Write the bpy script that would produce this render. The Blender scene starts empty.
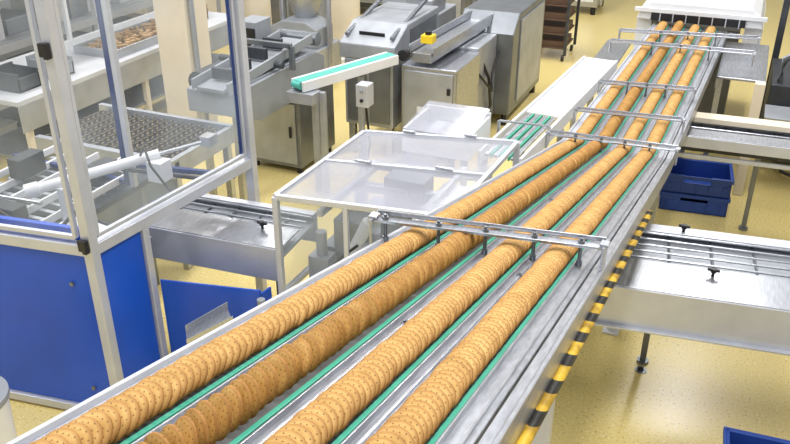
import bpy, bmesh, math, random
from mathutils import Vector, Matrix
random.seed(7)
S=bpy.context.scene
COL=S.collection
V=Vector
# ---------------------------------------------------------------- materials
def mat(name,col,rough=.5,metal=0.,noise=.0,nscale=20,bump=0.,spec=.5,stretch=None):
    m=bpy.data.materials.new(name);m.use_nodes=True
    nt=m.node_tree;b=nt.nodes['Principled BSDF']
    b.inputs['Base Color'].default_value=(*col,1);b.inputs['Roughness'].default_value=rough
    b.inputs['Metallic'].default_value=metal;b.inputs['Specular IOR Level'].default_value=spec
    if noise>0 or bump>0:
        tc=nt.nodes.new('ShaderNodeTexCoord');mp=nt.nodes.new('ShaderNodeMapping')
        if stretch: mp.inputs['Scale'].default_value=stretch
        n=nt.nodes.new('ShaderNodeTexNoise');n.inputs['Scale'].default_value=nscale;n.inputs['Detail'].default_value=4
        nt.links.new(tc.outputs['Object'],mp.inputs[0]);nt.links.new(mp.outputs[0],n.inputs[0])
        r=nt.nodes.new('ShaderNodeValToRGB')
        r.color_ramp.elements[0].position=.3;r.color_ramp.elements[1].position=.7
        r.color_ramp.elements[0].color=(*[max(0,c*(1-noise)) for c in col],1)
        r.color_ramp.elements[1].color=(*[min(1,c*(1+noise)) for c in col],1)
        nt.links.new(n.outputs['Fac'],r.inputs[0]);nt.links.new(r.outputs[0],b.inputs['Base Color'])
        if bump>0:
            bp=nt.nodes.new('ShaderNodeBump');bp.inputs['Strength'].default_value=bump;bp.inputs['Distance'].default_value=.002
            nt.links.new(n.outputs['Fac'],bp.inputs['Height']);nt.links.new(bp.outputs[0],b.inputs['Normal'])
    return m
STEEL=mat('brushed_steel',(.50,.515,.56),.30,.85,.16,12,stretch=(8,1,8))
CHANNEL=mat('channel_steel',(.47,.485,.53),.34,.6,.20,9,stretch=(8,.6,8))
STEELD=mat('dark_steel',(.21,.225,.25),.36,.65,.15,6)
STEELM=mat('matt_steel',(.42,.44,.48),.42,.55,.14,5)
ALU=mat('aluminium_profile',(.60,.62,.68),.36,.4,.06,8)
WHITE=mat('white_paint',(.76,.77,.80),.4,0,.05,4)
CREAM=mat('cream_paint',(.74,.66,.52),.5,0,.06,3)
BLUE=mat('blue_panel',(.006,.085,.58),.33,0,.10,3)
BLUED=mat('blue_rail',(.01,.035,.16),.4,0,.10,3)
CRATE=mat('blue_plastic',(.02,.07,.36),.45,0,.08,8)
GREEN=mat('green_plastic',(.06,.42,.29),.4,0,.08,10)
TEAL=mat('teal_belt',(.08,.42,.36),.5,0,.1,10)
BLACK=mat('black_plastic',(.012,.012,.014),.4,0,.2,10)
DARK=mat('dark_machine',(.05,.055,.065),.45,.2,.3,6)
BELT=mat('grey_belt',(.20,.21,.22),.6,0,.1,20)
WBELT=mat('white_belt',(.84,.84,.85),.5,0,.03,6)
YEL=mat('yellow_paint',(.85,.60,.02),.4,0,.05,5)
CARD=mat('cardboard',(.42,.28,.15),.8,0,.15,8)
BROWN=mat('brown_tray',(.10,.055,.035),.6,0,.2,8)
CHAIN=mat('chain_belt',(.17,.145,.11),.5,.3,.3,30)
LAB=mat('paper_white',(.78,.76,.71),.7,0,.05,9)
WALL=mat('wall_paint',(.62,.60,.53),.8,0,.05,1)
GREYP=mat('grey_paint',(.28,.30,.33),.5,0,.1,4)
RACKM=mat('rack_paint',(.52,.53,.56),.5,0,.12,3)
def clear(name,col,fac,rough=.05,spread=.3):
    m=bpy.data.materials.new(name);m.use_nodes=True;nt=m.node_tree;nt.nodes.clear()
    o=nt.nodes.new('ShaderNodeOutputMaterial');mx=nt.nodes.new('ShaderNodeMixShader')
    t=nt.nodes.new('ShaderNodeBsdfTransparent');p=nt.nodes.new('ShaderNodeBsdfPrincipled')
    tc=nt.nodes.new('ShaderNodeTexCoord')
    n=nt.nodes.new('ShaderNodeTexNoise');n.inputs['Scale'].default_value=1.8
    nt.links.new(tc.outputs['Object'],n.inputs['Vector'])
    mr=nt.nodes.new('ShaderNodeMapRange');mr.inputs['From Min'].default_value=.35;mr.inputs['From Max'].default_value=.65
    mr.inputs['To Min'].default_value=fac*(1-spread);mr.inputs['To Max'].default_value=fac*(1+spread)
    p.inputs['Base Color'].default_value=(*col,1);p.inputs['Roughness'].default_value=rough
    nt.links.new(n.outputs['Fac'],mr.inputs['Value']);nt.links.new(mr.outputs[0],mx.inputs[0])
    nt.links.new(t.outputs[0],mx.inputs[1]);nt.links.new(p.outputs[0],mx.inputs[2]);nt.links.new(mx.outputs[0],o.inputs[0])
    return m
GLASS=clear('clear_window',(.60,.68,.78),.15,.03,.7)
PLEXI=clear('milky_acrylic',(.50,.51,.58),.40,.10)
def floor_mat():
    m=mat('speckled_epoxy',(.6,.5,.2),.25)
    nt=m.node_tree;b=nt.nodes['Principled BSDF'];tc=nt.nodes.new('ShaderNodeTexCoord')
    n1=nt.nodes.new('ShaderNodeTexNoise');n1.inputs['Scale'].default_value=70;n1.inputs['Detail'].default_value=2
    n2=nt.nodes.new('ShaderNodeTexNoise');n2.inputs['Scale'].default_value=.6;n2.inputs['Detail'].default_value=2
    r=nt.nodes.new('ShaderNodeValToRGB');e=r.color_ramp.elements
    e[0].position=.29;e[0].color=(.42,.30,.10,1);e[1].position=.38;e[1].color=(.76,.61,.235,1)
    x=e.new(.62);x.color=(.79,.64,.265,1);x=e.new(.71);x.color=(.88,.80,.52,1)
    mx=nt.nodes.new('ShaderNodeMixRGB');mx.blend_type='MULTIPLY';mx.inputs[0].default_value=.10
    r2=nt.nodes.new('ShaderNodeValToRGB');r2.color_ramp.elements[0].color=(.75,.72,.62,1);r2.color_ramp.elements[0].position=.35;r2.color_ramp.elements[1].position=.6
    nt.links.new(tc.outputs['Object'],n1.inputs[0]);nt.links.new(tc.outputs['Object'],n2.inputs[0])
    nt.links.new(n1.outputs[0],r.inputs[0]);nt.links.new(n2.outputs[0],r2.inputs[0])
    nt.links.new(r.outputs[0],mx.inputs[1]);nt.links.new(r2.outputs[0],mx.inputs[2]);nt.links.new(mx.outputs[0],b.inputs['Base Color'])
    return m
FLOOR=floor_mat()
def stripe_mat():
    m=mat('yellow_black_foam',(.8,.55,.02),.5)
    nt=m.node_tree;b=nt.nodes['Principled BSDF'];g=nt.nodes.new('ShaderNodeNewGeometry');sx=nt.nodes.new('ShaderNodeSeparateXYZ')
    nt.links.new(g.outputs['Position'],sx.inputs[0])
    a=nt.nodes.new('ShaderNodeMath');a.operation='MULTIPLY_ADD';a.inputs[1].default_value=1.6
    nt.links.new(sx.outputs['Z'],a.inputs[0]);nt.links.new(sx.outputs['Y'],a.inputs[2])
    d=nt.nodes.new('ShaderNodeMath');d.operation='MULTIPLY';d.inputs[1].default_value=9.5;nt.links.new(a.outputs[0],d.inputs[0])
    f=nt.nodes.new('ShaderNodeMath');f.operation='FRACT';nt.links.new(d.outputs[0],f.inputs[0])
    c=nt.nodes.new('ShaderNodeMath');c.operation='GREATER_THAN';c.inputs[1].default_value=.55;nt.links.new(f.outputs[0],c.inputs[0])
    mx=nt.nodes.new('ShaderNodeMixRGB');mx.inputs[1].default_value=(.78,.50,.04,1);mx.inputs[2].default_value=(.02,.02,.02,1)
    nt.links.new(c.outputs[0],mx.inputs[0])
    n=nt.nodes.new('ShaderNodeTexNoise');n.inputs['Scale'].default_value=18;n.inputs['Detail'].default_value=5;nt.links.new(g.outputs['Position'],n.inputs[0])
    r=nt.nodes.new('ShaderNodeValToRGB');r.color_ramp.elements[0].position=.38;r.color_ramp.elements[0].color=(.5,.46,.4,1);r.color_ramp.elements[1].position=.6
    nt.links.new(n.outputs[0],r.inputs[0])
    m2=nt.nodes.new('ShaderNodeMixRGB');m2.blend_type='MULTIPLY';m2.inputs[0].default_value=1
    nt.links.new(mx.outputs[0],m2.inputs[1]);nt.links.new(r.outputs[0],m2.inputs[2]);nt.links.new(m2.outputs[0],b.inputs['Base Color'])
    return m
STRIPE=stripe_mat()
def cookie_mat(name,c0,c1,c2):
    m=mat(name,c1,.7);nt=m.node_tree;b=nt.nodes['Principled BSDF'];L=nt.links.new
    uv=nt.nodes.new('ShaderNodeUVMap');uv.uv_map='disc'
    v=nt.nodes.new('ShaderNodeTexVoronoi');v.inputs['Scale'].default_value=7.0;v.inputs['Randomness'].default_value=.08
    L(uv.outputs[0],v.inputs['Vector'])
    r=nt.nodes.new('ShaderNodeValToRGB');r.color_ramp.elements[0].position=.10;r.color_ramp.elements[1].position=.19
    r.color_ramp.elements[0].color=(.42,.34,.27,1);L(v.outputs['Distance'],r.inputs[0])  # darker brown in the pricked holes: their occlusion shade is put into the colour
    tc=nt.nodes.new('ShaderNodeNewGeometry');n=nt.nodes.new('ShaderNodeTexNoise');n.inputs['Scale'].default_value=24;n.inputs['Detail'].default_value=3
    L(tc.outputs['Position'],n.inputs[0])
    r2=nt.nodes.new('ShaderNodeValToRGB');e=r2.color_ramp.elements;e[0].position=.3;e[0].color=(*c0,1);e[1].position=.7;e[1].color=(*c2,1)
    x=e.new(.5);x.color=(*c1,1);L(n.outputs[0],r2.inputs[0])
    vm=nt.nodes.new('ShaderNodeVectorMath');vm.operation='DISTANCE';vm.inputs[1].default_value=(.5,.5,0);L(uv.outputs[0],vm.inputs[0])
    r3=nt.nodes.new('ShaderNodeValToRGB');q=r3.color_ramp.elements;q[0].position=.40;q[0].color=(1,1,1,1);q[1].position=.49;q[1].color=(.58,.44,.30,1)
    L(vm.outputs['Value'],r3.inputs[0])
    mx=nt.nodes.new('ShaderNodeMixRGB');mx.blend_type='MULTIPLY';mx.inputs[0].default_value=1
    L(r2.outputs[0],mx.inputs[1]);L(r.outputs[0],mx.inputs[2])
    m2=nt.nodes.new('ShaderNodeMixRGB');m2.blend_type='MULTIPLY';m2.inputs[0].default_value=1
    L(mx.outputs[0],m2.inputs[1]);L(r3.outputs[0],m2.inputs[2]);L(m2.outputs[0],b.inputs['Base Color'])
    bp=nt.nodes.new('ShaderNodeBump');bp.inputs['Strength'].default_value=.5;bp.inputs['Distance'].default_value=.001
    L(r.outputs[0],bp.inputs['Height']);L(bp.outputs[0],b.inputs['Normal'])
    return m
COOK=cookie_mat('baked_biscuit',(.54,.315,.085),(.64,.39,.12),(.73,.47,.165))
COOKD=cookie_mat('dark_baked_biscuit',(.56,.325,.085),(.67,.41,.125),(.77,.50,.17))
# ---------------------------------------------------------------- geometry
class G:
    def __init__(s): s.v=[];s.f=[];s.s=[]
    def _a(s,vs,fs,sm=False):
        o=len(s.v);s.v+=[V(x) for x in vs];s.f+=[[i+o for i in f] for f in fs];s.s+=[sm]*len(fs);return s
    def boxm(s,M,sx,sy,sz):
        vs=[M@V((x*sx/2,y*sy/2,z*sz/2)) for x in(-1,1) for y in(-1,1) for z in(-1,1)]
        return s._a(vs,[(0,1,3,2),(4,6,7,5),(0,4,5,1),(2,3,7,6),(0,2,6,4),(1,5,7,3)])
    def box(s,x0,x1,y0,y1,z0,z1,rz=0):
        M=Matrix.Translation(((x0+x1)/2,(y0+y1)/2,(z0+z1)/2))@Matrix.Rotation(rz,4,'Z')
        return s.boxm(M,x1-x0,y1-y0,z1-z0)
    def beam(s,p,q,w,h,up=(0,0,1)):
        p=V(p);q=V(q);d=(q-p);l=d.length;d.normalize();u=V(up)
        if abs(d.dot(u))>.98:u=V((0,1,0))
        x=d.cross(u).normalized();u=x.cross(d).normalized()
        M=Matrix((x,d,u)).transposed().to_4x4();M.translation=(p+q)/2
        return s.boxm(M,w,l,h)
    def cyl(s,p,q,r,n=14,r2=None):
        p=V(p);q=V(q);r2=r if r2 is None else r2;d=(q-p).normalized()
        a=V((0,0,1)) if abs(d.z)<.9 else V((1,0,0));x=d.cross(a).normalized();y=d.cross(x)
        c=[x*math.cos(2*math.pi*i/n)+y*math.sin(2*math.pi*i/n) for i in range(n)]
        A=[p+k*r for k in c];B=[q+k*r2 for k in c]
        s._a(A+B,[(i,(i+1)%n,n+(i+1)%n,n+i) for i in range(n)],True)
        s._a(A,[list(range(n))[::-1]]);s._a(B,[list(range(n))]);return s
    def path(s,pts,r,n=10):
        pts=[V(p) for p in pts];rings=[]
        for i,p in enumerate(pts):
            d=(pts[min(i+1,len(pts)-1)]-pts[max(i-1,0)]).normalized()
            a=V((0,0,1)) if abs(d.z)<.9 else V((1,0,0));x=d.cross(a).normalized();y=d.cross(x)
            rings.append([p+(x*math.cos(2*math.pi*k/n)+y*math.sin(2*math.pi*k/n))*r for k in range(n)])
        vs=[v for R in rings for v in R];fs=[]
        for i in range(len(pts)-1):
            for k in range(n): fs.append((i*n+k,i*n+(k+1)%n,(i+1)*n+(k+1)%n,(i+1)*n+k))
        return s._a(vs,fs,True)
    def prism(s,poly,axis,a,b):
        def P(u,v,w): return (w,u,v) if axis=='x' else ((u,w,v) if axis=='y' else (u,v,w))
        n=len(poly);A=[P(u,v,a) for u,v in poly];B=[P(u,v,b) for u,v in poly]
        return s._a(A+B,[list(range(n))[::-1],[n+i for i in range(n)]]+[(i,(i+1)%n,n+(i+1)%n,n+i) for i in range(n)])
    def quad(s,a,b,c,d,t=.004):
        n=(V(b)-V(a)).cross(V(d)-V(a)).normalized()*t/2
        A=[V(k)-n for k in(a,b,c,d)];B=[V(k)+n for k in(a,b,c,d)]
        return s._a(A+B,[(3,2,1,0),(4,5,6,7),(0,1,5,4),(1,2,6,5),(2,3,7,6),(3,0,4,7)])
def thing(name,label,cat,loc,group=None,kind=None):
    o=bpy.data.objects.new(name,None);COL.objects.link(o);o.location=loc;o.empty_display_size=.1
    o['label']=label;o['category']=cat
    if group:o['group']=group
    return o
def wloc(o):
    l=V((0,0,0))
    while o: l+=o.location;o=o.parent
    return l
def part(name,g,m,parent=None,bev=.003,label=None,loc=None,**kw):
    base=wloc(parent) if parent else V((0,0,0))
    if loc is None:
        mn=V([min(v[i] for v in g.v) for i in range(3)]);mx=V([max(v[i] for v in g.v) for i in range(3)])
        loc=V(((mn.x+mx.x)/2,(mn.y+mx.y)/2,mn.z))
    loc=V(loc)
    me=bpy.data.meshes.new(name);me.from_pydata([v-loc for v in g.v],[],g.f);me.materials.append(m)
    me.polygons.foreach_set('use_smooth',g.s);me.update()
    bm=bmesh.new();bm.from_mesh(me);bmesh.ops.recalc_face_normals(bm,faces=bm.faces);bm.to_mesh(me);bm.free()
    o=bpy.data.objects.new(name,me);COL.objects.link(o)
    o.location=loc-base
    if parent:o.parent=parent
    if bev:
        b=o.modifiers.new('bevel','BEVEL');b.width=bev;b.segments=2;b.limit_method='ANGLE';b.angle_limit=math.radians(50)
    if label:o['label']=label
    for k,v in kw.items():o[k]=v
    return o
def legs(parent,pos,z,w,m,z0=0,name='leg'):
    for x,y in pos: part(name,G().beam((x,y,z0),(x,y,z),w,w),m,parent)
def feet(parent,pos,z,r,m=None,name='foot'):
    for x,y in pos: part(name,G().cyl((x,y,0),(x,y,z),r),m or BLACK,parent,0)
# ---------------------------------------------------------------- setting
part('floor',G().box(-16,5,-3,21,-.1,0),FLOOR,bev=0,kind='structure')
part('wall_back',G().box(-16,5,21,21.2,0,6),WALL,bev=0,kind='structure')
part('wall_left',G().box(-16.2,-16,-3,21.2,0,6),WALL,bev=0,kind='structure')
part('wall_right',G().box(5,5.2,-3,21.2,0,6),WALL,bev=0,kind='structure')
# ---------------------------------------------------------------- main conveyors
CX=-.645;JY=4.948;SL=.242;KX=.034;Z0=1.03
def NP(t,y,h=0): return V((CX+t,y,Z0+SL*(JY-y)+h))
def FP(t,y,h=0): return V((CX+t+KX*(y-JY),y,Z0+h))
LANES=(-.220,-.070,.078,.222)
DIV=(-.145,.004,.150)
def build_conv(name,P,y0,y1,label,lg,near):
    c=thing(name,label,'conveyor',(P(0,(y0+y1)/2).x,(y0+y1)/2,0))
    part('bed',G().beam(P(.0,y0,-.05),P(.0,y1,-.05),.62,.03),STEELM,c)
    for t in LANES:
        part('belt',G().beam(P(t,y0,-.018),P(t,y1,-.018),.070,.03),BELT,c,bev=0)
        for s in(-1,1):
            part('guide_strip',G().beam(P(t+s*.043,y0,-.004),P(t+s*.043,y1,-.004),.012,.034),GREEN,c,.002,label='green plastic guide strip')
    for t in DIV:
        part('divider',G().beam(P(t,y0,-.018),P(t,y1,-.018),.050,.034).beam(P(t-.018,y0,.005),P(t-.018,y1,.005),.005,.020).beam(P(t+.018,y0,.005),P(t+.018,y1,.005),.005,.020).beam(P(t,y0,.001),P(t,y1,.001),.008,.008),CHANNEL,c,.0015,label='steel divider channel')
    part('side_frame',G().beam(P(-.290,y0,0),P(-.290,y1,0),.040,.02).beam(P(-.316,y0,-.06),P(-.316,y1,-.06),.012,.16),ALU,c)
    part('side_frame',G().beam(P(.298,y0,-.005),P(.298,y1,-.005),.060,.02).beam(P(.277,y0,.008),P(.277,y1,.008),.006,.026).beam(P(.312,y0,.008),P(.312,y1,.008),.006,.014).beam(P(.345,y0,-.014),P(.345,y1,-.014),.024,.034).beam(P(.364,y0,-.042),P(.364,y1,-.042),.012,.10),CHANNEL,c)
    for (t,y) in lg:
        b=P(t,y,-.07)
        part('leg',G().beam((b.x,b.y,0),(b.x,b.y,b.z),.045,.045).box(b.x-.05,b.x+.05,b.y-.05,b.y+.05,0,.015),WHITE if near else STEEL,c)
    return c
near=build_conv('inclined_conveyor',NP,.2,JY,'inclined four-lane steel biscuit conveyor with green guide strips',[(-.28,.6),(.33,.6),(-.2,4.5),(.2,4.5),(.335,1.72)],True)
far=build_conv('conveyor',FP,JY+.001,8.42,'level four-lane steel biscuit conveyor with green guide strips',[(-.25,5.5),(.25,5.5),(-.25,7.0),(.25,7.0)],False)
part('bumper_tube',G().path([NP(.382,y,-.080) for y in [.2+.05*i for i in range(70)]],.0135,14),STRIPE,near,0,label='worn yellow and black striped foam bumper')
for i in range(5):
    y=1.0+i*.55;k=DIV[i%3];p=NP(k,y,.003);part('divider_bolt',G().cyl(p,p+V((0,0,.005)),.009,14).cyl(p+V((0,0,.005)),p+V((0,0,.009)),.005,6),STEELD,near,0)
def crossbar(parent,P,a,b,h,knobs,w=.018):
    A=P(a[0],a[1],h);B=P(b[0],b[1],h)
    cb=part('crossbar',G().beam(A,B,w,.010).beam(A+V((0,w*.5+.012,.012)),B+V((0,w*.5+.012,.012)),.006,.016),STEEL,parent,.002)
    for f in knobs:
        p=A.lerp(B,f)
        part('clamp_knob',G().cyl(p+V((0,0,-h+.01)),p+V((0,0,.022)),.006,10).cyl(p+V((0,0,.005)),p+V((0,0,.014)),.011,10).cyl(p+V((0,0,-h+.01)),p+V((0,0,-h+.03)),.010,10),STEELD,cb,0)
    for p in(A,B):
        part('end_bracket',G().box(p.x-.005,p.x+.005,p.y-.03,p.y+.04,p.z-h,p.z+.010).box(p.x-.014,p.x+.014,p.y-.018,p.y+.018,p.z+.008,p.z+.016),STEEL,cb,.002)
    return cb
crossbar(near,NP,(-.345,2.13),(.36,2.32),.088,(.05,.285,.49,.70,.9),.032)
crossbar(near,NP,(-.36,4.70),(.40,4.80),.085,(.22,.42,.6,.79),.032)
crossbar(far,FP,(-.33,6.04),(.34,6.13),.085,(.3,.5,.7),.03)
crossbar(far,FP,(-.5,7.21),(.66,7.27),.10,(.3,.5,.7),.04)
crossbar(far,FP,(-.5,7.6),(.66,7.8),.10,(.3,.5,.7),.04)
crossbar(far,FP,(-.34,5.35),(.36,5.42),.09,(),.02)
# ---------------------------------------------------------------- cookies
R=.0405;TH=.0070
def disc(nseg,rings,scal):
    vs=[];fs=[]
    prof=[(0,TH/2+.0012)]+[(R*k/rings*.94,TH/2+.0012*(1-(k/rings)**2)) for k in range(1,rings+1)]+[(R,TH/2-.0025),(R*1.0,-TH/2+.002),(R*.94,-TH/2),(0,-TH/2)]
    idx=[]
    for r,z in prof:
        if r==0: idx.append([len(vs)]);vs.append((0,0,z))
        else:
            row=[]
            for i in range(nseg):
                a=2*math.pi*i/nseg;rr=r*(1+(scal if (i%2) else -scal)) if r>R*.95 else r
                row.append(len(vs));vs.append((rr*math.cos(a),rr*math.sin(a),z))
            idx.append(row)
    for a,b in zip(idx[:-1],idx[1:]):
        for i in range(nseg):
            j=(i+1)%nseg
            if len(a)==1: fs.append((a[0],b[i],b[j]))
            elif len(b)==1: fs.append((a[i],b[0],a[j]))
            else: fs.append((a[i],b[i],b[j],a[j]))
    return vs,fs
def setuv(me,co2):
    uv=me.uv_layers.new(name='disc')
    li=[0]*len(me.loops);me.loops.foreach_get('vertex_index',li)
    buf=[]
    for i in li: buf+=co2[i]
    uv.data.foreach_set('uv',buf)
HV,HF=disc(64,4,.008)
def cookmesh(m):
    me=bpy.data.meshes.new('cookie');me.from_pydata(HV,[],HF);me.materials.append(m)
    me.polygons.foreach_set('use_smooth',[True]*len(HF));setuv(me,[(x/R*.5+.5,y/R*.5+.5) for x,y,z in HV]);return me
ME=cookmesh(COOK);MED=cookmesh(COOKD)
inc=math.atan(SL)
TILT={0:(44,.0225,0),1:(80,.0320,-22),2:(42,.0225,0),3:(42,.0225,0)}
LABEL={0:'round golden biscuit with pricked holes, leaning in its row',1:'round golden biscuit standing loosely on edge in its row'}
sv={0:[],1:[]};sf={0:[],1:[]};suv={0:[],1:[]}
LV,LF=disc(24,1,0)
for li,t in enumerate(LANES):
    a0,sp,yw=TILT[li];y=.42;n=0
    k0={0:8,1:5,2:12,3:16}[li]
    while y<8.30:
        nearsec=y<JY
        P=NP if nearsec else FP
        st=sp*(math.cos(inc) if nearsec else 1)
        a=math.radians(a0+random.uniform(-1.5,1.5)*(3 if li==1 else 1));z=math.radians(yw*(1 if nearsec else .5)+random.uniform(-3,3)*(1.8 if li==1 else 1))
        hgt=R*math.sin(a)+TH/2*abs(math.cos(a))+.001
        loc=P(t+random.uniform(-.002,.002),y,hgt*1.03)
        if nearsec: loc.y+= hgt*SL*.5
        M=Matrix.Translation(loc)@Matrix.Rotation(-inc if nearsec else 0,4,'X')@Matrix.Rotation(z,4,'Z')@Matrix.Rotation(a,4,'X')@Matrix.Rotation(random.uniform(-.15,.15),4,'Z')
        if k0<=n<k0+75:
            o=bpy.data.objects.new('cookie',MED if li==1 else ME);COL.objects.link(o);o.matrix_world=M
            o['label']=LABEL[1 if li==1 else 0];o['category']='cookie';o['group']='biscuits on the conveyor lanes'
        else:
            k=1 if li==1 else 0;off=len(sv[k])
            sv[k]+=[M@V(p) for p in LV];sf[k]+=[[i+off for i in f] for f in LF];suv[k]+=[(p[0]/R*.5+.5,p[1]/R*.5+.5) for p in LV]
        n+=1;y+=st*random.uniform(.93,1.07)*(random.uniform(.85,1.15) if li==1 else 1)
allf=sf[0]+[[i+len(sv[0]) for i in f] for f in sf[1]];allv=sv[0]+sv[1]
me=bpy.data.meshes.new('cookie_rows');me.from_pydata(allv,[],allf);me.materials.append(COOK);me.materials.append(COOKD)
me.polygons.foreach_set('material_index',[0]*len(sf[0])+[1]*len(sf[1]))
me.polygons.foreach_set('use_smooth',[True]*len(allf));setuv(me,suv[0]+suv[1])
o=bpy.data.objects.new('cookie_rows',me);COL.objects.link(o)
o['label']='long rows of golden round biscuits further along the belts';o['category']='cookies';o['kind']='stuff';o['group']='biscuits on the conveyor lanes'
# ---------------------------------------------------------------- guard enclosure
gd=thing('machine_guard','tall aluminium-framed machine guard with clear windows and blue panels','machine guard',(-3.4,3.2,0))
C1=V((-2.72,2.60,0));C2=V((-2.60,3.84,0));C0=V((-4.3,2.38,0))
Z=lambda p,z:V((p.x,p.y,z))
g=G()
for c in(C1,C2,C0): g.beam(Z(c,0),Z(c,2.7),.055,.055)
for a,b in((C1,C2),(C0,C1)):
    for z,w in((1.06,.06),(2.66,.07),(.04,.05)): g.beam(Z(a,z),Z(b,z),.05,w)
g.beam(Z(C1.lerp(C2,.27),.04),Z(C1.lerp(C2,.27),1.03),.045,.045)
part('frame',g,ALU,gd,.004)
def inner(a,b,z0,z1,w,ins):
    g=G();A=a.lerp(b,ins);B=b.lerp(a,ins)
    g.beam(Z(A,z0),Z(A,z1),w,w);g.beam(Z(B,z0),Z(B,z1),w,w);g.beam(Z(A,z0),Z(B,z0),w,w);g.beam(Z(A,z1),Z(B,z1),w,w)
    part('door_frame',g,ALU,gd,.003)
inner(C1,C2,1.12,2.6,.022,.04);inner(C1,C0,1.12,2.6,.024,.045)
A=C0.lerp(C1,.04)+V((0,.05,0));B=C0.lerp(C1,.96)+V((0,.05,0))
part('blue_rail',G().beam(Z(A,1.10),Z(B,1.10),.03,.09),BLUE,gd,.003,label='blue painted rail under the window')
A=C1.lerp(C2,.06)+V((-.045,0,0));B=C1.lerp(C2,.96)+V((-.045,0,0))
part('blue_rail',G().beam(Z(A,1.06),Z(B,1.06),.03,.07),BLUED,gd,.003,label='dark blue rail under the side window')
for c in(C2.lerp(C1,.065),): part('blue_edge',G().beam(Z(c,1.14),Z(c,2.6),.014,.02),BLUED,gd,.002,label='dark blue edging strip')
part('back_post',G().beam((-3.30,3.56,.9),(-3.30,3.56,2.7),.045,.045),BLUED,gd,label='dark blue inner post')
part('back_post',G().beam((-3.255,3.545,.9),(-3.255,3.545,2.7),.035,.035),ALU,gd)
part('back_rail',G().beam((-3.3,3.58,1.02),(-2.62,3.70,1.02),.03,.03).beam((-3.3,3.58,.9),(-4.3,3.62,.9),.03,.03),BLUED,gd)
part('window',G().quad(Z(C1.lerp(C2,.04),1.13),Z(C2.lerp(C1,.04),1.13),Z(C2.lerp(C1,.04),2.6),Z(C1.lerp(C2,.04),2.6)),GLASS,gd,0,label='clear side window')
part('window',G().quad(Z(C0.lerp(C1,.04),1.13),Z(C1.lerp(C0,.04),1.13),Z(C1.lerp(C0,.04),2.6),Z(C0.lerp(C1,.04),2.6)),GLASS,gd,0,label='clear front window')
def pan(a,b,f0,f1,z0,z1,m=BLUE):
    p=a.lerp(b,f0);q=a.lerp(b,f1);part('panel',G().quad(Z(p,z0),Z(q,z0),Z(q,z1),Z(p,z1),.012),m,gd,.003,label='blue painted lower panel')
pan(C0,C1,.03,.975,.07,1.02);pan(C1,C2,.03,.25,.07,1.02)
E1=V((-2.68,3.00,0));E2=V((-2.12,3.12,0))
pan(E1,E2,0,1,.01,.68);pan(E2,V((-2.11,3.20,0)),0,1,.01,.66)
for z in(1.10,2.05):
    p=C1+V((-.0,-.04,z));part('hinge',G().box(p.x-.03,p.x+.02,p.y-.012,p.y+.012,z-.03,z+.03).box(p.x+.0,p.x+.025,p.y-.02,p.y+.008,z-.035,z+.035),BLACK,gd)
for z in(.85,.2): part('screw',G().cyl((-2.86,2.578,z),(-2.86,2.563,z),.012),STEELD,gd,0)
# ---------------------------------------------------------------- cross conveyors
def crossconv(name,label,xa,ya,xb,yb,wid,zt,fh,rods,lg,knobs,plate=.2,panel=ALU,bplate=.05,rs=.17):
    c=thing(name,label,'conveyor',((xa+xb)/2,(ya+yb)/2+wid/2,0))
    a=V((xa,ya,0));b=V((xb,yb,0));d=(b-a).normalized();n=V((-d.y,d.x,0))
    part('side_frame',G().beam(Z(a,zt-fh/2),Z(b,zt-fh/2),.012,fh),panel,c)
    part('top_plate',G().beam(Z(a+n*plate/2,zt),Z(b+n*plate/2,zt),plate,.012),STEEL,c)
    e=n*wid;part('side_frame',G().beam(Z(a+e,zt-fh/2),Z(b+e,zt-fh/2),.012,fh).beam(Z(a+e-n*bplate/2,zt),Z(b+e-n*bplate/2,zt),bplate,.012),panel,c)
    part('slide_bed',G().beam(Z(a+n*wid*.5,zt-.06),Z(b+n*wid*.5,zt-.06),wid-.02,.02),STEELM,c)
    L=(b-a).length
    for k in range(rods):
        o=n*(plate+.03+(wid-plate-bplate-.06)*k/max(1,rods-1));part('guide_rod',G().cyl(Z(a+o,zt+.005),Z(b+o,zt+.005),.006,8),STEEL,c,0)
    g=G();k=.06
    while k<L: g.cyl(Z(a+d*k+n*(plate+.01),zt-.045),Z(a+d*k+n*(wid-.03),zt-.045),.008,8);k+=rs
    part('roller_set',g,STEELD,c,0)
    for f,o in lg:
        p=a.lerp(b,f)+n*o;part('leg',G().beam(Z(p,0),Z(p,zt-.07),.035,.035).cyl(Z(p,0),Z(p,.02),.035),STEELD,c)
    for f in knobs:
        p=Z(a.lerp(b,f)+n*(plate*.75),zt)
        part('clamp_knob',G().cyl(p,p+V((0,0,.035)),.008,8).cyl(p+V((0,0,.03)),p+V((0,0,.05)),.016,10).beam(p+V((-.03,0,.042)),p+V((.03,0,.042)),.014,.014),BLACK,c,.002,label='black clamping knob')
    return c
lc=crossconv('cross_conveyor','low steel cross conveyor with guide rods and black knob',-2.98,3.22,-2.085,3.28,.48,.85,.20,3,[(.95,.06)],[.78],.24)
rc=crossconv('cross_conveyor','wide steel cross conveyor with guide rods and black knobs',-1.04,3.54,1.1,3.80,.74,.85,.22,5,[(.42,.60),(.95,.60),(.08,.3)],[.53],.30,bplate=.09,rs=.22)
part('lower_lip',G().beam((-1.02,3.52,.63),(1.1,3.78,.63),.03,.012),ALU,rc)
part('clamp_knob',G().cyl((-.12,4.34,.85),(-.12,4.34,.885),.008).cyl((-.12,4.34,.88),(-.12,4.34,.90),.016).beam((-.15,4.34,.892),(-.09,4.34,.892),.014,.014),BLACK,rc,.002,label='black clamping knob')
fc=crossconv('cross_conveyor','steel cross conveyor under the biscuit line with cream rails',-.90,5.88,1.2,6.0,.42,.84,.08,2,[(.02,.05),(.56,.36),(.98,.1)],[],.16)
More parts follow.
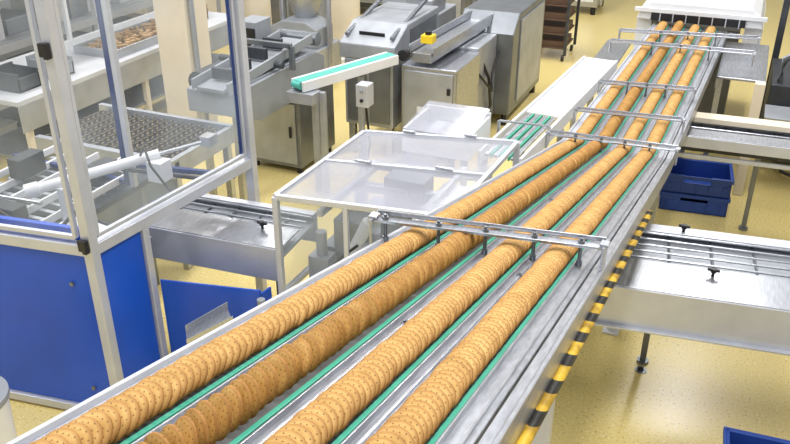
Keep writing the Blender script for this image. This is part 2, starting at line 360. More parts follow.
part('cream_rail',G().beam((-.3,6.24,.88),(1.1,6.31,.88),.13,.04),CREAM,fc)
part('lower_rail',G().beam((-.85,5.92,.68),(1.15,6.04,.68),.03,.03),ALU,fc);part('return_roller_bar',G().beam((-.85,6.06,.70),(1.15,6.18,.70),.06,.05),DARK,fc)
# ---------------------------------------------------------------- clear cover table
cv=thing('clear_machine_cover','steel framed machine cover with milky clear lids','machine cover',(-1.65,3.85,0))
A=V((-2.05,3.22,0));B=V((-1.16,3.34,0));Cc=V((-1.12,4.42,0));D=V((-2.02,4.22,0))
g=G()
for p,q in((A,B),(B,Cc),(Cc,D),(D,A)): g.beam(Z(p,1.2),Z(q,1.2),.026,.03)
for p in(A,B,Cc,D): g.beam(Z(p,0),Z(p,1.2),.032,.032)
for p,q in((A,B),(B,Cc),(D,A)): g.beam(Z(p,.62),Z(q,.62),.03,.03)
m1=A.lerp(D,.5);m2=B.lerp(Cc,.5);g.beam(Z(m1,1.21),Z(m2,1.21),.022,.016)
g.beam(Z(A.lerp(B,.42),.62),Z(A.lerp(B,.42),1.19),.026,.026)
part('frame',g,ALU,cv)
for a,b,c_,d in((A,B,m2,m1),(m1,m2,Cc,D)):
    ce=(a+b+c_+d)/4;pts=[Z(ce+(k-ce)*.96,1.205) for k in(a,b,c_,d)]
    part('lid',G().quad(*pts,.008),PLEXI,cv,0,label='milky clear acrylic lid')
part('window',G().quad(Z(A,.64),Z(B,.64),Z(B,1.18),Z(A,1.18)),GLASS,cv,0)
part('window',G().quad(Z(D,.64),Z(A,.64),Z(A,1.18),Z(D,1.18)),GLASS,cv,0)
part('skirt_panel',G().quad(Z(A,.06),Z(B,.06),Z(B,.60),Z(A,.60)),ALU,cv,0)
for f in(.25,.75):
    p=Z(m1.lerp(m2,f),1.225);part('hinge',G().box(p.x-.05,p.x+.05,p.y-.010,p.y+.010,p.z-.005,p.z+.008),STEEL,cv)
for f in(.3,.7):
    p=Z(D.lerp(Cc,f),1.225);part('hinge',G().box(p.x-.04,p.x+.04,p.y-.012,p.y+.012,p.z-.005,p.z+.008),STEEL,cv)
part('drive_unit',G().box(-1.95,-1.3,3.5,4.2,.64,.8).box(-1.85,-1.6,3.46,3.6,.8,1.0).cyl((-1.5,3.6,.8),(-1.5,3.6,1.05),.05).box(-1.75,-1.5,3.9,4.05,.8,1.08),STEELD,cv)
part('carriage',G().beam((-1.9,3.9,1.0),(-1.3,3.95,1.0),.05,.05).beam((-1.9,3.9,.8),(-1.9,3.9,1.0),.05,.05).beam((-1.3,3.95,.8),(-1.3,3.95,1.0),.05,.05).beam((-1.9,3.4,1.05),(-1.88,4.15,1.05),.03,.04).beam((-1.4,3.4,1.05),(-1.38,4.25,1.05),.03,.04).cyl((-1.93,4.1,1.05),(-1.2,4.2,1.05),.03),STEEL,cv)
part('inner_plate',G().box(-1.98,-1.25,3.34,4.2,.60,.64),STEELM,cv);part('guard_plate',G().box(-1.45,-1.3,3.6,4.1,.8,1.02),STEELM,cv)
part('air_cylinder',G().cyl((-1.75,3.42,.78),(-1.62,3.42,1.05),.035).cyl((-1.62,3.42,1.05),(-1.58,3.42,1.12),.015),WHITE,cv,0)
part('valve_block',G().box(-1.52,-1.40,3.38,3.46,.66,.95),DARK,cv,.002)
part('gear_plate',G().cyl((-1.62,3.40,.85),(-1.62,3.44,.85),.07,20),STEELM,cv,0)
part('pneumatic_unit',G().box(-1.96,-1.84,3.36,3.46,.64,.80).cyl((-1.9,3.41,.80),(-1.9,3.41,.94),.03),GREYP,cv,.002)
part('air_hose',G().path([V((-1.50,3.28,1.02))+V((-.28*math.sin(i*.22),-.05*i/12,-.06*i)) for i in range(13)],.016),WHITE,cv,0,label='white air hose')
part('air_hose',G().path([V((-1.62,3.28,.98))+V((-.22*math.sin(i*.24),-.05*i/12,-.05*i)) for i in range(13)],.008),BLACK,cv,0,label='thin black air hose')
pt=thing('drain_pipes','white plastic pipes hanging beneath the cross conveyor','pipes',(-2.05,3.08,0))
for dx in(0,.08):
    part('pipe',G().path([(-2.09+dx,3.07,.66),(-2.08+dx,3.06,.4),(-2.06+dx,3.05,.2),(-2.05+dx,3.05,0)],.016),WHITE,pt,0)
    part('pipe_collar',G().cyl((-2.09+dx,3.07,.60),(-2.09+dx,3.07,.66),.022),GREYP,pt,0)
ch=thing('discharge_chute','folded sheet steel discharge chute sloping down','chute',(-2.25,2.9,0))
a,b,c_,d=V((-2.42,2.84,.50)),V((-2.34,2.74,.50)),V((-2.14,2.88,.61)),V((-2.24,2.98,.61));u=V((0,0,.05))
part('tray',G().quad(a,b,c_,d,.006).quad(a,d,d+u,a+u,.006).quad(b,c_,c_+u,b+u,.006),STEEL,ch,.002)
part('bracket',G().beam((-2.29,2.91,0),(-2.29,2.91,.54),.025,.025),STEEL,ch)
# ---------------------------------------------------------------- inside guard
ins=thing('transfer_conveyor','flat conveyor with side rails inside the machine guard','conveyor',(-3.7,3.3,0))
part('bed',G().box(-4.15,-3.05,2.6,3.12,.80,.84).box(-4.15,-3.35,3.12,3.85,.80,.84),DARK,ins)
for x in(-4.15,-3.98,-3.8,-3.6,-3.40): part('rail',G().beam((x,2.6,.90),(x,3.85,.90),.016,.045),WHITE,ins)
legs(ins,[(-4.1,2.7),(-3.45,2.7),(-4.1,3.8),(-3.45,3.8)],.8,.05,STEELD)
for i in range(13): part('slat',G().box(-4.12,-3.42,2.65+i*.09,2.68+i*.09,.84,.875),STEELM,ins,.002)
for q in((-3.75,-3.5,2.85,2.95,.92,1.0),(-4.0,-3.9,3.3,3.5,.92,1.05),(-3.6,-3.5,3.4,3.7,.92,.98),(-3.3,-3.1,2.72,2.86,.86,.98),(-3.02,-2.92,2.75,2.95,.86,.94)):
    part('stop_block',G().box(*q),DARK if q[0]<-3.55 else STEELD,ins)
part('push_rod',G().cyl((-4.1,3.0,.96),(-3.5,3.05,.96),.012),STEEL,ins,0)
part('cable_bundle',G().path([(-3.2,2.75,.9),(-3.1,2.9,1.05),(-2.95,3.0,.95),(-2.9,2.85,.88)],.012).path([(-3.7,2.9,1.0),(-3.6,2.75,1.1),(-3.4,2.75,1.02),(-3.25,2.8,.95)],.010),BLACK,ins,0)
part('deck_plate',G().box(-3.35,-2.80,2.64,3.12,.84,.86),STEELM,ins)
ac=thing('pneumatic_arm','white pneumatic cylinder arm angled across the guard interior','pneumatic cylinder',(-3.1,3.0,0))
part('barrel',G().cyl((-3.42,2.95,1.10),(-2.95,3.45,1.20),.030).cyl((-3.45,2.92,1.095),(-3.40,2.97,1.105),.042),WHITE,ac,0)
part('rod',G().cyl((-2.95,3.45,1.20),(-2.75,3.66,1.24),.011).box(-2.79,-2.72,3.62,3.70,1.21,1.27),STEEL,ac,0)
part('post',G().beam((-3.3,3.04,.86),(-3.3,3.04,1.10),.05,.05).box(-3.34,-3.0,2.95,3.1,.86,.89).box(-2.98,-2.88,3.36,3.46,1.06,1.18),WHITE,ac)
part('mount',G().beam((-3.22,3.0,0),(-3.22,3.0,.80),.07,.07).beam((-3.4,3.5,1.02),(-2.7,3.6,1.02),.024,.024),DARK,ac)
part('hose',G().path([(-3.0,3.35,1.22),(-2.92,3.3,1.30),(-2.85,3.25,1.22),(-2.8,3.3,1.08),(-2.82,3.4,.95)],.007),BLACK,ac,0)
mb=thing('chain_belt_conveyor','wide conveyor with dark brown chain link belt','conveyor',(-3.9,4.4,0))
part('belt_bed',G().box(-4.5,-3.38,4.08,4.70,.80,.83),DARK,mb,0)
g=G()
for i in range(26):
    x=-4.48+i*.0425
    for j in range(11):
        y=4.10+j*.055+(.027 if i%2 else 0);g.boxm(Matrix.Translation((x,y,.842))@Matrix.Rotation(.5 if i%2 else -.5,4,'Z'),.012,.045,.022)
part('chain_belt',g,CHAIN,mb,0,label='brown-grey chain link belt')
part('frame',G().box(-4.55,-3.33,4.03,4.08,.74,.85).box(-4.55,-3.33,4.70,4.74,.74,.88).box(-3.37,-3.33,4.0,4.70,.74,.87),STEELM,mb)
part('apron',G().box(-4.5,-3.36,4.05,4.07,.25,.74),STEELD,mb)
legs(mb,[(-4.4,4.09),(-3.38,4.09),(-4.4,4.70),(-3.38,4.70)],.74,.05,STEEL)
# ---------------------------------------------------------------- racks behind glass
rk=thing('storage_rack','pale grey steel storage rack with several shelves','rack',(-7.2,6.5,0))
for x in(-7.9,-6.4):
    for y in(3.6,5.2,6.8,8.4): part('upright',G().beam((x,y,0),(x,y,2.0),.06,.06),WHITE,rk)
for z in(.45,.95,1.5): part('shelf',G().box(-7.9,-6.43,3.6,8.4,z-.03,z-.002).box(-6.40,-6.36,3.6,8.4,z-.08,z-.002),RACKM,rk)
for z in(0,.45,.95):
    y=3.75
    while y<8.0:
        w=random.uniform(.2,.4);h=random.uniform(.12,.32)
        if abs(y-5.2)<.08 or abs(y-6.8)<.08: y+=.12
        x1=-6.5-random.uniform(0,.1);mm=random.choice([WHITE,CARD,GREYP,LAB,STEEL,DARK,DARK,GREYP])
        lb={'white_paint':'white plastic storage box on a rack shelf','paper_white':'white plastic storage box on a rack shelf','cardboard':'brown cardboard carton on a rack shelf','dark_machine':'black plastic box on a rack shelf'}.get(mm.name,'grey lidded storage box on a rack shelf')
        b=thing('storage_box',lb,'box',(x1-.2,y+w/2,z),group='boxes on the rack')
        part('box_body',G().box(x1-.45,x1,y,y+w,z,z+h),mm,b);part('lid',G().box(x1-.46,x1+.01,y-.01,y+w+.01,z+h,z+h+.02),mm,b)
        y+=w+random.uniform(.05,.15)
wb=thing('work_table','long pale grey work table with a raised edge','table',(-5.6,5.9,0))
part('top',G().box(-6.0,-5.3,4.6,7.9,.78,.82),RACKM,wb)
part('back_edge',G().box(-6.04,-6.0,4.6,7.9,.78,.92),WHITE,wb)
part('lower_shelf',G().box(-5.95,-5.35,4.6,7.9,.3,.33),STEELD,wb)
part('front_panel',G().box(-5.31,-5.30,4.6,7.9,.55,.78),STEELM,wb)
legs(wb,[(x,y) for x in(-5.95,-5.35) for y in(4.7,6.2,7.8)],.78,.05,CREAM)
for y in(4.62,6.0,7.88): part('overhead_post',G().beam((-6.02,y,.92),(-6.02,y,1.7),.04,.04),WHITE,wb)
part('overhead_shelf',G().box(-6.2,-5.85,4.6,7.9,1.55,1.58),RACKM,wb)
tr=thing('parts_tray','shallow tray filled with small brown and white parts','tray',(-5.6,6.4,.82))
part('tray_body',G().box(-5.9,-5.4,5.9,7.1,.82,.84).box(-5.9,-5.88,5.9,7.1,.84,.9).box(-5.42,-5.4,5.9,7.1,.84,.9).box(-5.88,-5.42,5.9,5.92,.84,.9).box(-5.88,-5.42,7.08,7.1,.84,.9),STEELM,tr)
g=G()
for i in range(190):
    x=random.uniform(-5.85,-5.45);y=random.uniform(5.95,7.05);g.boxm(Matrix.Translation((x,y,.86+random.uniform(0,.04)))@Matrix.Rotation(random.uniform(0,3),4,'Z'),.05,.03,.03)
part('small_parts',g,CARD,tr,0,kind='stuff')
for (x,y,z,m,l) in((-5.6,5.3,.82,GREYP,'grey plastic bin on the work table'),(-5.7,7.5,.82,CARD,'brown cardboard carton on the work table'),(-5.6,4.9,.82,DARK,'black plastic bin on the work table')):
    b=thing('parts_bin',l,'bin',(x,y,z))
    part('bin_body',G().box(x-.15,x+.15,y-.12,y+.12,z,z+.02).box(x-.15,x-.13,y-.12,y+.12,z,z+.18).box(x+.13,x+.15,y-.12,y+.12,z,z+.12).box(x-.15,x+.15,y-.12,y-.1,z,z+.16).box(x-.15,x+.15,y+.1,y+.12,z,z+.16),m,b)
col=thing('pillar','cream painted square building pillar','pillar',(-4.82,6.2,0))
part('shaft',G().box(-4.99,-4.65,6.03,6.37,0,4),CREAM,col,.01);part('base',G().box(-5.02,-4.62,6.0,6.40,0,.1),WHITE,col)
part('conduit',G().cyl((-4.62,6.1,.1),(-4.62,6.1,4),.025),GREYP,col,0)
for (x,y,w) in((-5.55,8.6,.36),(-4.75,9.4,.40),(-7.9,9.2,.4)):
    p=thing('support_column','tall round cream painted column beside the machines','column',(x,y,0),group='cream columns')
    part('shaft',G().cyl((x,y,0),(x,y,3.5),w/2,24),CREAM,p,0);part('foot_flange',G().cyl((x,y,0),(x,y,.05),w*.75,24),WHITE,p,0)
# ---------------------------------------------------------------- feed machine
fm=thing('feeding_machine','dark stainless feeding machine with a sloping channel','machine',(-3.7,5.8,0))
part('cabinet',G().box(-3.98,-3.42,5.85,6.5,.06,.70),STEELD,fm,.008)
part('door',G().box(-3.94,-3.46,5.835,5.85,.1,.66),STEELM,fm,.004)
part('door_handle',G().box(-3.52,-3.50,5.82,5.835,.35,.45),BLACK,fm,.002)
feet(fm,[(-3.93,5.9),(-3.93,6.45),(-3.47,5.9),(-3.47,6.45)],.06,.03)
part('channel_body',G().prism([(5.0,.82),(5.0,1.0),(5.15,1.02),(6.25,1.02),(6.4,.95),(6.4,.7),(5.3,.7)],'x',-3.92,-3.45),GREYP,fm,.006)
part('channel_cover',G().beam((-3.66,4.95,1.03),(-3.62,6.2,1.12),.25,.03).beam((-3.50,4.95,1.06),(-3.46,6.2,1.15),.02,.08).beam((-3.82,4.95,1.06),(-3.78,6.2,1.15),.02,.08),GREYP,fm)
for k in range(4): part('clamp',G().box(-3.74,-3.56,5.1+k*.25,5.14+k*.25,1.07+k*.018,1.16+k*.018),DARK,fm)
part('drum',G().cyl((-3.92,5.15,1.0),(-3.92,5.5,1.0),.09,18),DARK,fm,0);part('shaft_roller',G().cyl((-4.0,5.6,1.08),(-3.4,5.6,1.08),.03),DARK,fm,0)
part('control_unit',G().box(-4.05,-3.86,5.95,6.2,1.0,1.3),GREYP,fm);part('screen',G().box(-4.04,-3.87,5.94,5.95,1.05,1.25),BLACK,fm)
part('roller_frame',G().beam((-3.95,5.75,1.2),(-3.4,5.75,1.2),.04,.04).beam((-3.95,5.75,1.0),(-3.95,5.75,1.2),.04,.04).beam((-3.4,5.75,1.0),(-3.4,5.75,1.2),.04,.04),STEELD,fm)
part('top_roller',G().cyl((-3.84,6.3,1.12),(-3.45,6.3,1.12),.06),STEELD,fm,0)
legs(fm,[(-3.55,5.1),(-3.85,5.1)],.85,.05,STEEL)
tc=thing('belt_conveyor','narrow conveyor with teal belt and white sides','conveyor',(-3.0,5.95,0))
a=V((-3.20,5.47,1.0));b=V((-2.79,6.42,1.02))
part('belt',G().beam(a,b,.10,.03).cyl(a+V((-.045,.02,-.02)),a+V((.045,-.02,-.02)),.03),TEAL,tc,.002,label='teal green belt')
d=(b-a).normalized();n=V((d.y,-d.x,0))
for s in(1,-1): part('side_frame',G().beam(a+n*.068*s-V((0,0,.025)),b+n*.068*s-V((0,0,.025)),.026,.08),WHITE,tc)
part('end_box',G().box(-3.28,-3.04,5.42,5.56,.84,.93),STEELM,tc);part('cross_tie',G().beam((-3.12,5.6,.3),(-2.92,6.05,.3),.04,.04),STEELM,tc)
legs(tc,[(-3.12,5.6),(-2.92,6.05),(-3.02,5.55)],.92,.045,STEELM)
part('control_box',G().box(-2.85,-2.74,5.80,5.92,.74,.93),ALU,tc,.006,label='light grey control box')
for z in(.88,.80): part('switch',G().cyl((-2.795,5.80,z),(-2.795,5.785,z),.014),GREYP if z>.85 else BLACK,tc,0)
part('cable',G().path([(-2.78,5.85,.74),(-2.75,5.85,.4),(-2.8,5.88,.2),(-2.9,5.9,.03)],.01),BLACK,tc,0)
# wrapping machine
pm=thing('wrapping_machine','large stainless wrapping machine with cabinets and hood','machine',(-2.6,7.2,0))
part('cabinet',G().box(-2.74,-2.22,6.5,7.15,.12,.92),STEEL,pm,.01)
part('cabinet_door',G().box(-2.71,-2.25,6.485,6.5,.16,.88),STEELM,pm,.004)
part('nameplate',G().box(-2.58,-2.50,6.478,6.486,.5,.56),WHITE,pm,.001)
for z in(.3,.7): part('latch',G().box(-2.30,-2.27,6.47,6.487,z,z+.06),BLACK,pm)
part('cabinet',G().box(-2.70,-2.24,7.16,7.74,.12,.95),STEELM,pm,.01)
part('cabinet',G().prism([(7.75,.12),(7.75,.95),(7.95,1.12),(9.0,1.12),(9.0,.12)],'x',-2.66,-2.08),STEELD,pm,.012)
part('cabinet_door',G().box(-2.08,-2.065,8.0,8.9,.2,1.05),STEELM,pm,.004)
feet(pm,[(-2.7,6.55),(-2.26,6.55),(-2.7,7.1),(-2.26,7.1),(-2.6,7.8),(-2.14,7.8),(-2.14,8.95)],.12,.03)
part('track',G().beam((-2.55,6.5,1.0),(-2.40,9.2,1.0),.18,.08).beam((-2.66,6.5,1.05),(-2.51,9.2,1.05),.02,.12).beam((-2.43,6.5,1.05),(-2.28,9.2,1.05),.02,.10),STEEL,pm)
part('hood',G().prism([(6.5,.92),(6.5,1.06),(6.8,1.20),(7.6,1.20),(7.6,.92)],'x',-3.35,-2.80),STEELM,pm,.012)
part('hood_window',G().box(-2.80,-2.79,6.85,7.5,.98,1.15),STEELD,pm);part('hood_handle',G().beam((-3.2,6.62,1.13),(-2.95,6.62,1.13),.015,.03),BLACK,pm)
part('lower_body',G().box(-3.3,-2.82,6.5,7.6,.3,.92),STEELM,pm,.008)
part('body_door',G().box(-3.27,-3.08,6.487,6.5,.34,.88).box(-3.05,-2.85,6.487,6.5,.34,.88),STEELD,pm,.003)
legs(pm,[(-3.25,6.55),(-3.25,7.5),(-2.87,6.55),(-2.87,7.5)],.3,.06,STEEL)
part('crank_wheel',G().cyl((-2.70,6.49,1.02),(-2.70,6.44,1.02),.05,16),BLACK,pm,0)
part('emergency_box',G().box(-2.60,-2.49,6.60,6.70,1.10,1.17),YEL,pm,.004,label='yellow emergency stop box')
part('stop_button',G().cyl((-2.545,6.65,1.17),(-2.545,6.65,1.20),.03),BLACK,pm,0)
part('side_arm',G().beam((-3.3,6.56,1.12),(-3.3,7.4,1.30),.03,.03).beam((-2.86,6.56,1.12),(-2.86,7.4,1.30),.03,.03).beam((-3.3,7.4,1.30),(-2.86,7.4,1.30),.03,.03),STEELD,pm)
part('upper_unit',G().box(-3.3,-2.9,7.7,8.4,.3,1.05).box(-3.2,-2.95,7.8,8.2,1.05,1.2),STEELM,pm,.01)
part('cable',G().path([(-2.3,7.3,.9),(-2.2,7.4,.6),(-2.2,7.5,.3),(-2.3,7.6,.05)],.015).path([(-2.25,7.2,.7),(-2.15,7.35,.5),(-2.2,7.5,.62),(-2.2,7.7,.8)],.012),BLACK,pm,0)
def rear(label,x0,x1,y0,y1,h,m,m2):
    t=thing('filling_machine',label,'machine',((x0+x1)/2,(y0+y1)/2,0))
    part('body',G().box(x0,x1,y0,y1,.12,h*.62),m,t,.01)
    part('top_unit',G().prism([(x0+.05,h*.62),(x0+.05,h*.9),(x0+.2,h),(x1-.2,h),(x1-.05,h*.9),(x1-.05,h*.62)],'y',y0+.1,y1-.1),m2,t,.01)
    xm=(x0+x1)/2
    for p,q in((x0+.06,xm-.02),(xm+.02,x1-.06)): part('door',G().box(p,q,y0-.015,y0,.2,h*.58),m2,t)
    feet(t,[(x,y) for x in(x0+.06,x1-.06) for y in(y0+.06,y1-.06)],.12,.04)
    for i in range(3): part('dial',G().cyl((x0+.25+i*.2,y0+.1,h*.75),(x0+.25+i*.2,y0+.07,h*.75),.04),DARK,t,0)
    part('pipe_run',G().path([(x0+.1,y0+.3,h*.9),(x0+.1,y0+.3,h+.3),(x0+.2,y0+.3,h+.42),(x1-.1,y0+.3,h+.42),(x1,y0+.3,h+.3),(x1,y0+.3,.1)],.035),STEEL,t,0)
    part('hopper',G().cyl((xm,y0+.4,h),(xm,y0+.4,h+.3),.12,20,.25),STEELM,t,0)
rear('cream and grey filling machine with pipework',-7.6,-6.6,9.0,9.8,1.2,CREAM,STEELM)
rear('dark grey filling machine with round dials',-6.4,-5.35,9.9,10.7,1.2,GREYP,STEELD)
rear('pale filling machine with grey doors',-5.1,-4.4,8.0,8.6,.75,STEELM,GREYP)
rear('dark filling machine with pipes on top',-4.4,-3.4,10.2,11.0,1.2,STEELD,STEELM)
rear('dark stainless machine with white top unit',-9.9,-8.5,8.9,9.9,1.3,STEELD,WHITE)
rear('stainless machine on black feet by the wall',-3.5,-2.2,13.0,13.8,1.2,STEEL,WHITE)
rear('grey machine with a round hopper',-4.1,-3.3,12.0,12.7,1.1,GREYP,CREAM)
rear('dark machine with stainless doors',-6.2,-5.0,11.6,12.4,1.2,DARK,STEELM)
tb=thing('side_table','white side table with grey top near the rear machines','table',(-3.75,8.9,0))
part('table_top',G().box(-4.0,-3.5,8.6,9.3,.78,.82),WHITE,tb)
legs(tb,[(-3.96,8.65),(-3.96,9.25),(-3.54,8.65),(-3.54,9.25)],.78,.04,CREAM)
bx=thing('parts_bin','grey plastic bin on the side table','bin',(-3.8,8.9,.82))
part('bin_body',G().box(-3.95,-3.65,8.8,9.1,.82,.98),GREYP,bx);part('lid',G().box(-3.97,-3.63,8.78,9.12,.98,1.0),DARK,bx)
tr2=thing('trolley_rack','dark brown tray trolley rack on castors','trolley',(-2.3,10.6,0))
g=G()
for x in(-2.55,-2.08):
    for y in(10.3,10.9): g.beam((x,y,.08),(x,y,1.4),.035,.035)
part('frame',g,DARK,tr2)
for i in range(7): part('shelf_tray',G().box(-2.53,-2.10,10.32,10.88,.15+i*.18,.17+i*.18).box(-2.50,-2.12,10.35,10.85,.17+i*.18,.24+i*.18),BROWN,tr2)
for x in(-2.52,-2.11):
    for y in(10.33,10.87): part('castor',G().cyl((x-.015,y,.04),(x+.015,y,.04),.04),BLACK,tr2,0)
# ---------------------------------------------------------------- white box cover + white belt
wc=thing('clear_lid_box','white machine box with a milky clear lid on a steel stand','machine cover',(-1.7,4.85,0))
part('box_body',G().box(-1.94,-1.48,4.62,4.64,.94,1.08).box(-1.94,-1.92,4.64,5.06,.94,1.10).box(-1.50,-1.48,4.64,5.06,.94,1.10).box(-1.94,-1.48,5.06,5.08,.94,1.12),WHITE,wc,.004)
part('lid',G().quad((-1.94,4.63,1.09),(-1.48,4.63,1.09),(-1.49,5.08,1.14),(-1.93,5.08,1.14),.012),PLEXI,wc,0,label='milky clear lid')
part('inner_deck',G().box(-1.92,-1.50,4.64,5.06,.94,.96),STEELM,wc)
for x in(-1.84,-1.66): part('inner_rail',G().box(x,x+.08,4.7,5.0,.96,1.04),WHITE,wc)
legs(wc,[(-1.90,4.66),(-1.52,4.66),(-1.90,5.04),(-1.52,5.04)],.94,.04,STEEL)
part('motor',G().cyl((-1.95,4.60,.85),(-1.72,4.60,.85),.05,16),DARK,wc,0)
wbc=thing('belt_conveyor','long conveyor with wide plain white belt and green-striped lanes','conveyor',(-1.25,6.0,0))
a=V((-1.30,4.70,.97));b=V((-1.11,7.05,1.0));d=(b-a).normalized();n=V((d.y,-d.x,0))
part('belt',G().beam(a.lerp(b,.36),b,.25,.02).cyl(b-n*.12+V((0,0,-.02)),b+n*.12+V((0,0,-.02)),.03),WBELT,wbc,.002,label='plain white belt')
for s in(-1,1): part('side_frame',G().beam(a+n*.14*s-V((0,0,.03)),b+n*.14*s-V((0,0,.03)),.02,.10),WHITE,wbc)
for i in range(4): part('lane_strip',G().beam((a-n*.09+n*.06*i),(a-n*.09+n*.06*i).lerp(b+(-n*.09+n*.06*i),.35),.028,.016),STEEL,wbc,.002)
for i in range(3): part('guide_strip',G().beam((a-n*.06+n*.06*i),(a-n*.06+n*.06*i).lerp(b+(-n*.06+n*.06*i),.35),.012,.03),GREEN,wbc,.002)
for f in(.04,.36,.93):
    for s in(-1,1):
        p=a.lerp(b,f)+n*.14*s;part('leg',G().beam((p.x,p.y,0),(p.x,p.y,.9),.04,.04),STEEL,wbc)
A2=a.lerp(b,.18)+V((-.17,0,.08));B2=a.lerp(b,.18)+V((.17,.03,.08))
part('crossbar',G().beam(A2,B2,.02,.012).beam(A2+V((0,0,-.1)),A2,.02,.02).beam(B2+V((0,0,-.1)),B2,.02,.02),STEEL,wbc)
# ---------------------------------------------------------------- end machine
em=thing('oven_outfeed','white hooded machine at the end of the biscuit line','machine',(-.45,8.9,0))
part('hood',G().prism([(-1.02,1.08),(-.98,1.20),(-.90,1.26),(.02,1.26),(.10,1.20),(.14,1.08)],'y',8.36,9.6),WHITE,em,.015)
part('hood_lip',G().box(-1.04,.16,8.33,8.36,1.16,1.20),WHITE,em)
part('slot',G().box(-.88,-.02,8.335,8.358,1.085,1.155),BLACK,em,.002,label='dark slotted opening')
for i in range(7): part('slot_divider',G().box(-.80+i*.12,-.79+i*.12,8.325,8.345,1.08,1.16),ALU,em,.001)
part('side_plate',G().box(-1.02,-.88,8.45,9.6,.55,1.08),WHITE,em);part('side_plate',G().box(-.02,.14,8.45,9.6,.55,1.08),WHITE,em)
part('roller',G().cyl((-.84,8.52,.98),(-.06,8.52,.98),.03),STEEL,em,0)
part('base',G().box(-.84,-.06,8.6,9.6,.0,.85),STEELD,em)
sf_=thing('side_table','stainless side table flanking the biscuit line','table',(-.5,7.4,0))
part('left_plate',G().box(-1.2,-.98,7.16,7.9,.94,.96),STEEL,sf_);part('right_plate',G().box(-.16,.22,7.1,8.3,.94,.96).box(-.16,-.14,7.1,8.3,.86,.96),STEEL,sf_)
legs(sf_,[(-1.18,7.19),(-1.18,7.85),(.2,7.15),(.2,8.25),(-.13,7.15)],.94,.045,STEEL)
part('cross_rail',G().beam((-1.18,7.19,.5),(.2,7.19,.5),.04,.04),STEEL,sf_)
dk=thing('drive_machine','dark machine with pipes and motors behind the steel table','machine',(.55,7.9,0))
part('body',G().box(.28,1.2,7.6,8.5,.1,.80),DARK,dk,.01)
part('motor',G().cyl((.35,7.50,.55),(.8,7.50,.55),.08,18).cyl((.8,7.50,.55),(.9,7.50,.55),.05),STEELD,dk,0)
part('pipe_run',G().path([(.35,7.7,.8),(.35,7.7,1.0),(.5,7.75,1.1),(.9,7.8,1.1)],.03).path([(.55,7.62,.8),(.55,7.62,.95),(.7,7.7,1.0),(1.1,7.8,1.0)],.025),STEELD,dk,0)
part('top_box',G().box(.45,.75,7.9,8.3,.8,1.15),GREYP,dk)
part('work_plate',G().box(.26,1.2,7.05,7.40,.66,.68),STEELM,dk)
legs(dk,[(.28,7.07),(1.1,7.07)],.66,.04,STEEL)
part('upright_post',G().beam((.18,6.98,0),(.18,6.98,.98),.08,.08),CREAM,dk,.005,label='pale cream upright leg')
part('post',G().beam((.3,8.58,0),(.3,8.58,1.6),.06,.06).beam((.3,8.58,1.5),(1.2,8.58,1.5),.05,.05),DARK,dk)
part('cable',G().path([(.5,7.45,.5),(.42,7.42,.3),(.5,7.38,.1),(.7,7.4,.03)],.015),BLACK,dk,0)
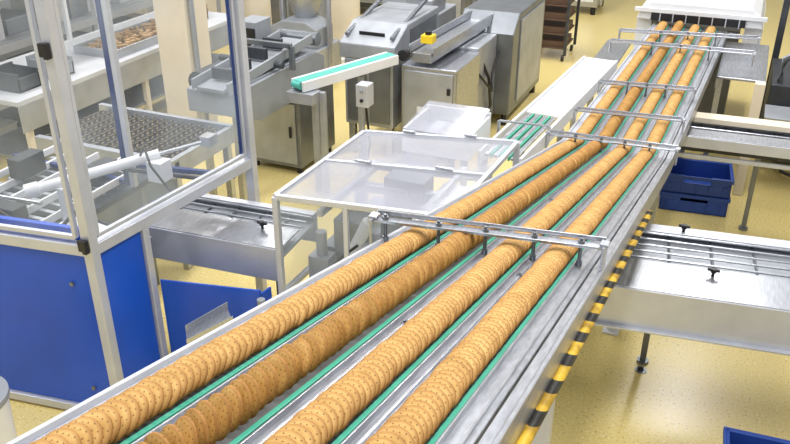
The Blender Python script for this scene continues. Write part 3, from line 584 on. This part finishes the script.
# ---------------------------------------------------------------- crates
def crate(loc,rz,w,d,h,label):
    c=thing('plastic_crate',label,'crate',loc,group='blue plastic crates');x,y,z=loc;t=.015
    g=G().box(x-w/2,x+w/2,y-d/2,y+d/2,z,z+t).box(x-w/2,x-w/2+t,y-d/2,y+d/2,z,z+h).box(x+w/2-t,x+w/2,y-d/2,y+d/2,z,z+h).box(x-w/2,x+w/2,y-d/2,y-d/2+t,z,z+h*.62).box(x-w/2,x+w/2,y+d/2-t,y+d/2,z,z+h)
    g.box(x-w/2,x-w*.2,y-d/2,y-d/2+t,z+h*.62,z+h).box(x+w*.2,x+w/2,y-d/2,y-d/2+t,z+h*.62,z+h)
    part('body',g,CRATE,c,.003)
    part('rim',G().box(x-w/2-.012,x+w/2+.012,y-d/2-.012,y-d/2,z+h-.03,z+h).box(x-w/2-.012,x+w/2+.012,y+d/2,y+d/2+.012,z+h-.03,z+h).box(x-w/2-.012,x-w/2,y-d/2,y+d/2,z+h-.03,z+h).box(x+w/2,x+w/2+.012,y-d/2,y+d/2,z+h-.03,z+h),CRATE,c,.002)
    for i in range(5):
        xx=x-w*.4+i*w*.2;part('rib',G().box(xx-.008,xx+.008,y-d/2-.01,y-d/2,z+.02,z+h*.55),CRATE,c,.002)
    c.rotation_euler=(0,0,rz);return c
crate((-.16,6.62,0),.1,.52,.36,.16,'blue plastic crate on the floor at the bottom of a stack')
crate((-.16,6.62,.162),.1,.52,.36,.16,'blue plastic crate stacked on another crate')
crate((.52,3.28,.0),.06,.5,.36,.3,'dark blue plastic crate standing on the floor')
bk=thing('round_drum','grey-white plastic drum with lid','drum',(-3.02,1.98,0))
part('body',G().cyl((-3.02,1.98,0),(-3.02,1.98,.5),.15,32,.17),WHITE,bk,0);part('lid',G().cyl((-3.02,1.98,.5),(-3.02,1.98,.53),.18,32),GREYP,bk,0)
dr=thing('floor_drain','small round steel drain set in the floor','drain',(-.21,4.16,0))
part('ring',G().cyl((-.21,4.16,0),(-.21,4.16,.004),.035,20),STEELD,dr,0);part('grate',G().cyl((-.21,4.16,.004),(-.21,4.16,.006),.02,16),BLACK,dr,0)
# ---------------------------------------------------------------- light + camera
w=bpy.data.worlds.new('World');S.world=w;w.use_nodes=True
w.node_tree.nodes['Background'].inputs[0].default_value=(.93,.96,1,1);w.node_tree.nodes['Background'].inputs[1].default_value=.62
def area(loc,sx,sy,e,rot=(0,0,0)):
    l=bpy.data.lights.new('ceiling_lamp','AREA');l.shape='RECTANGLE';l.size=sx;l.size_y=sy;l.energy=e;l.color=(1,.98,.95)
    o=bpy.data.objects.new('ceiling_lamp',l);COL.objects.link(o);o.location=loc;o.rotation_euler=rot
for x in(-7,-3.5,0):
    for y in(2,6,10): area((x,y,5),.5,2.6,108)
cd=bpy.data.cameras.new('camera');co=bpy.data.objects.new('camera',cd);COL.objects.link(co);S.camera=co
co.location=(0,0,3);co.rotation_euler=(math.radians(90-27.3),0,math.radians(23.3));cd.lens=36*820/790;cd.sensor_width=36;cd.clip_start=.05;cd.clip_end=80
S.view_settings.view_transform='Standard'
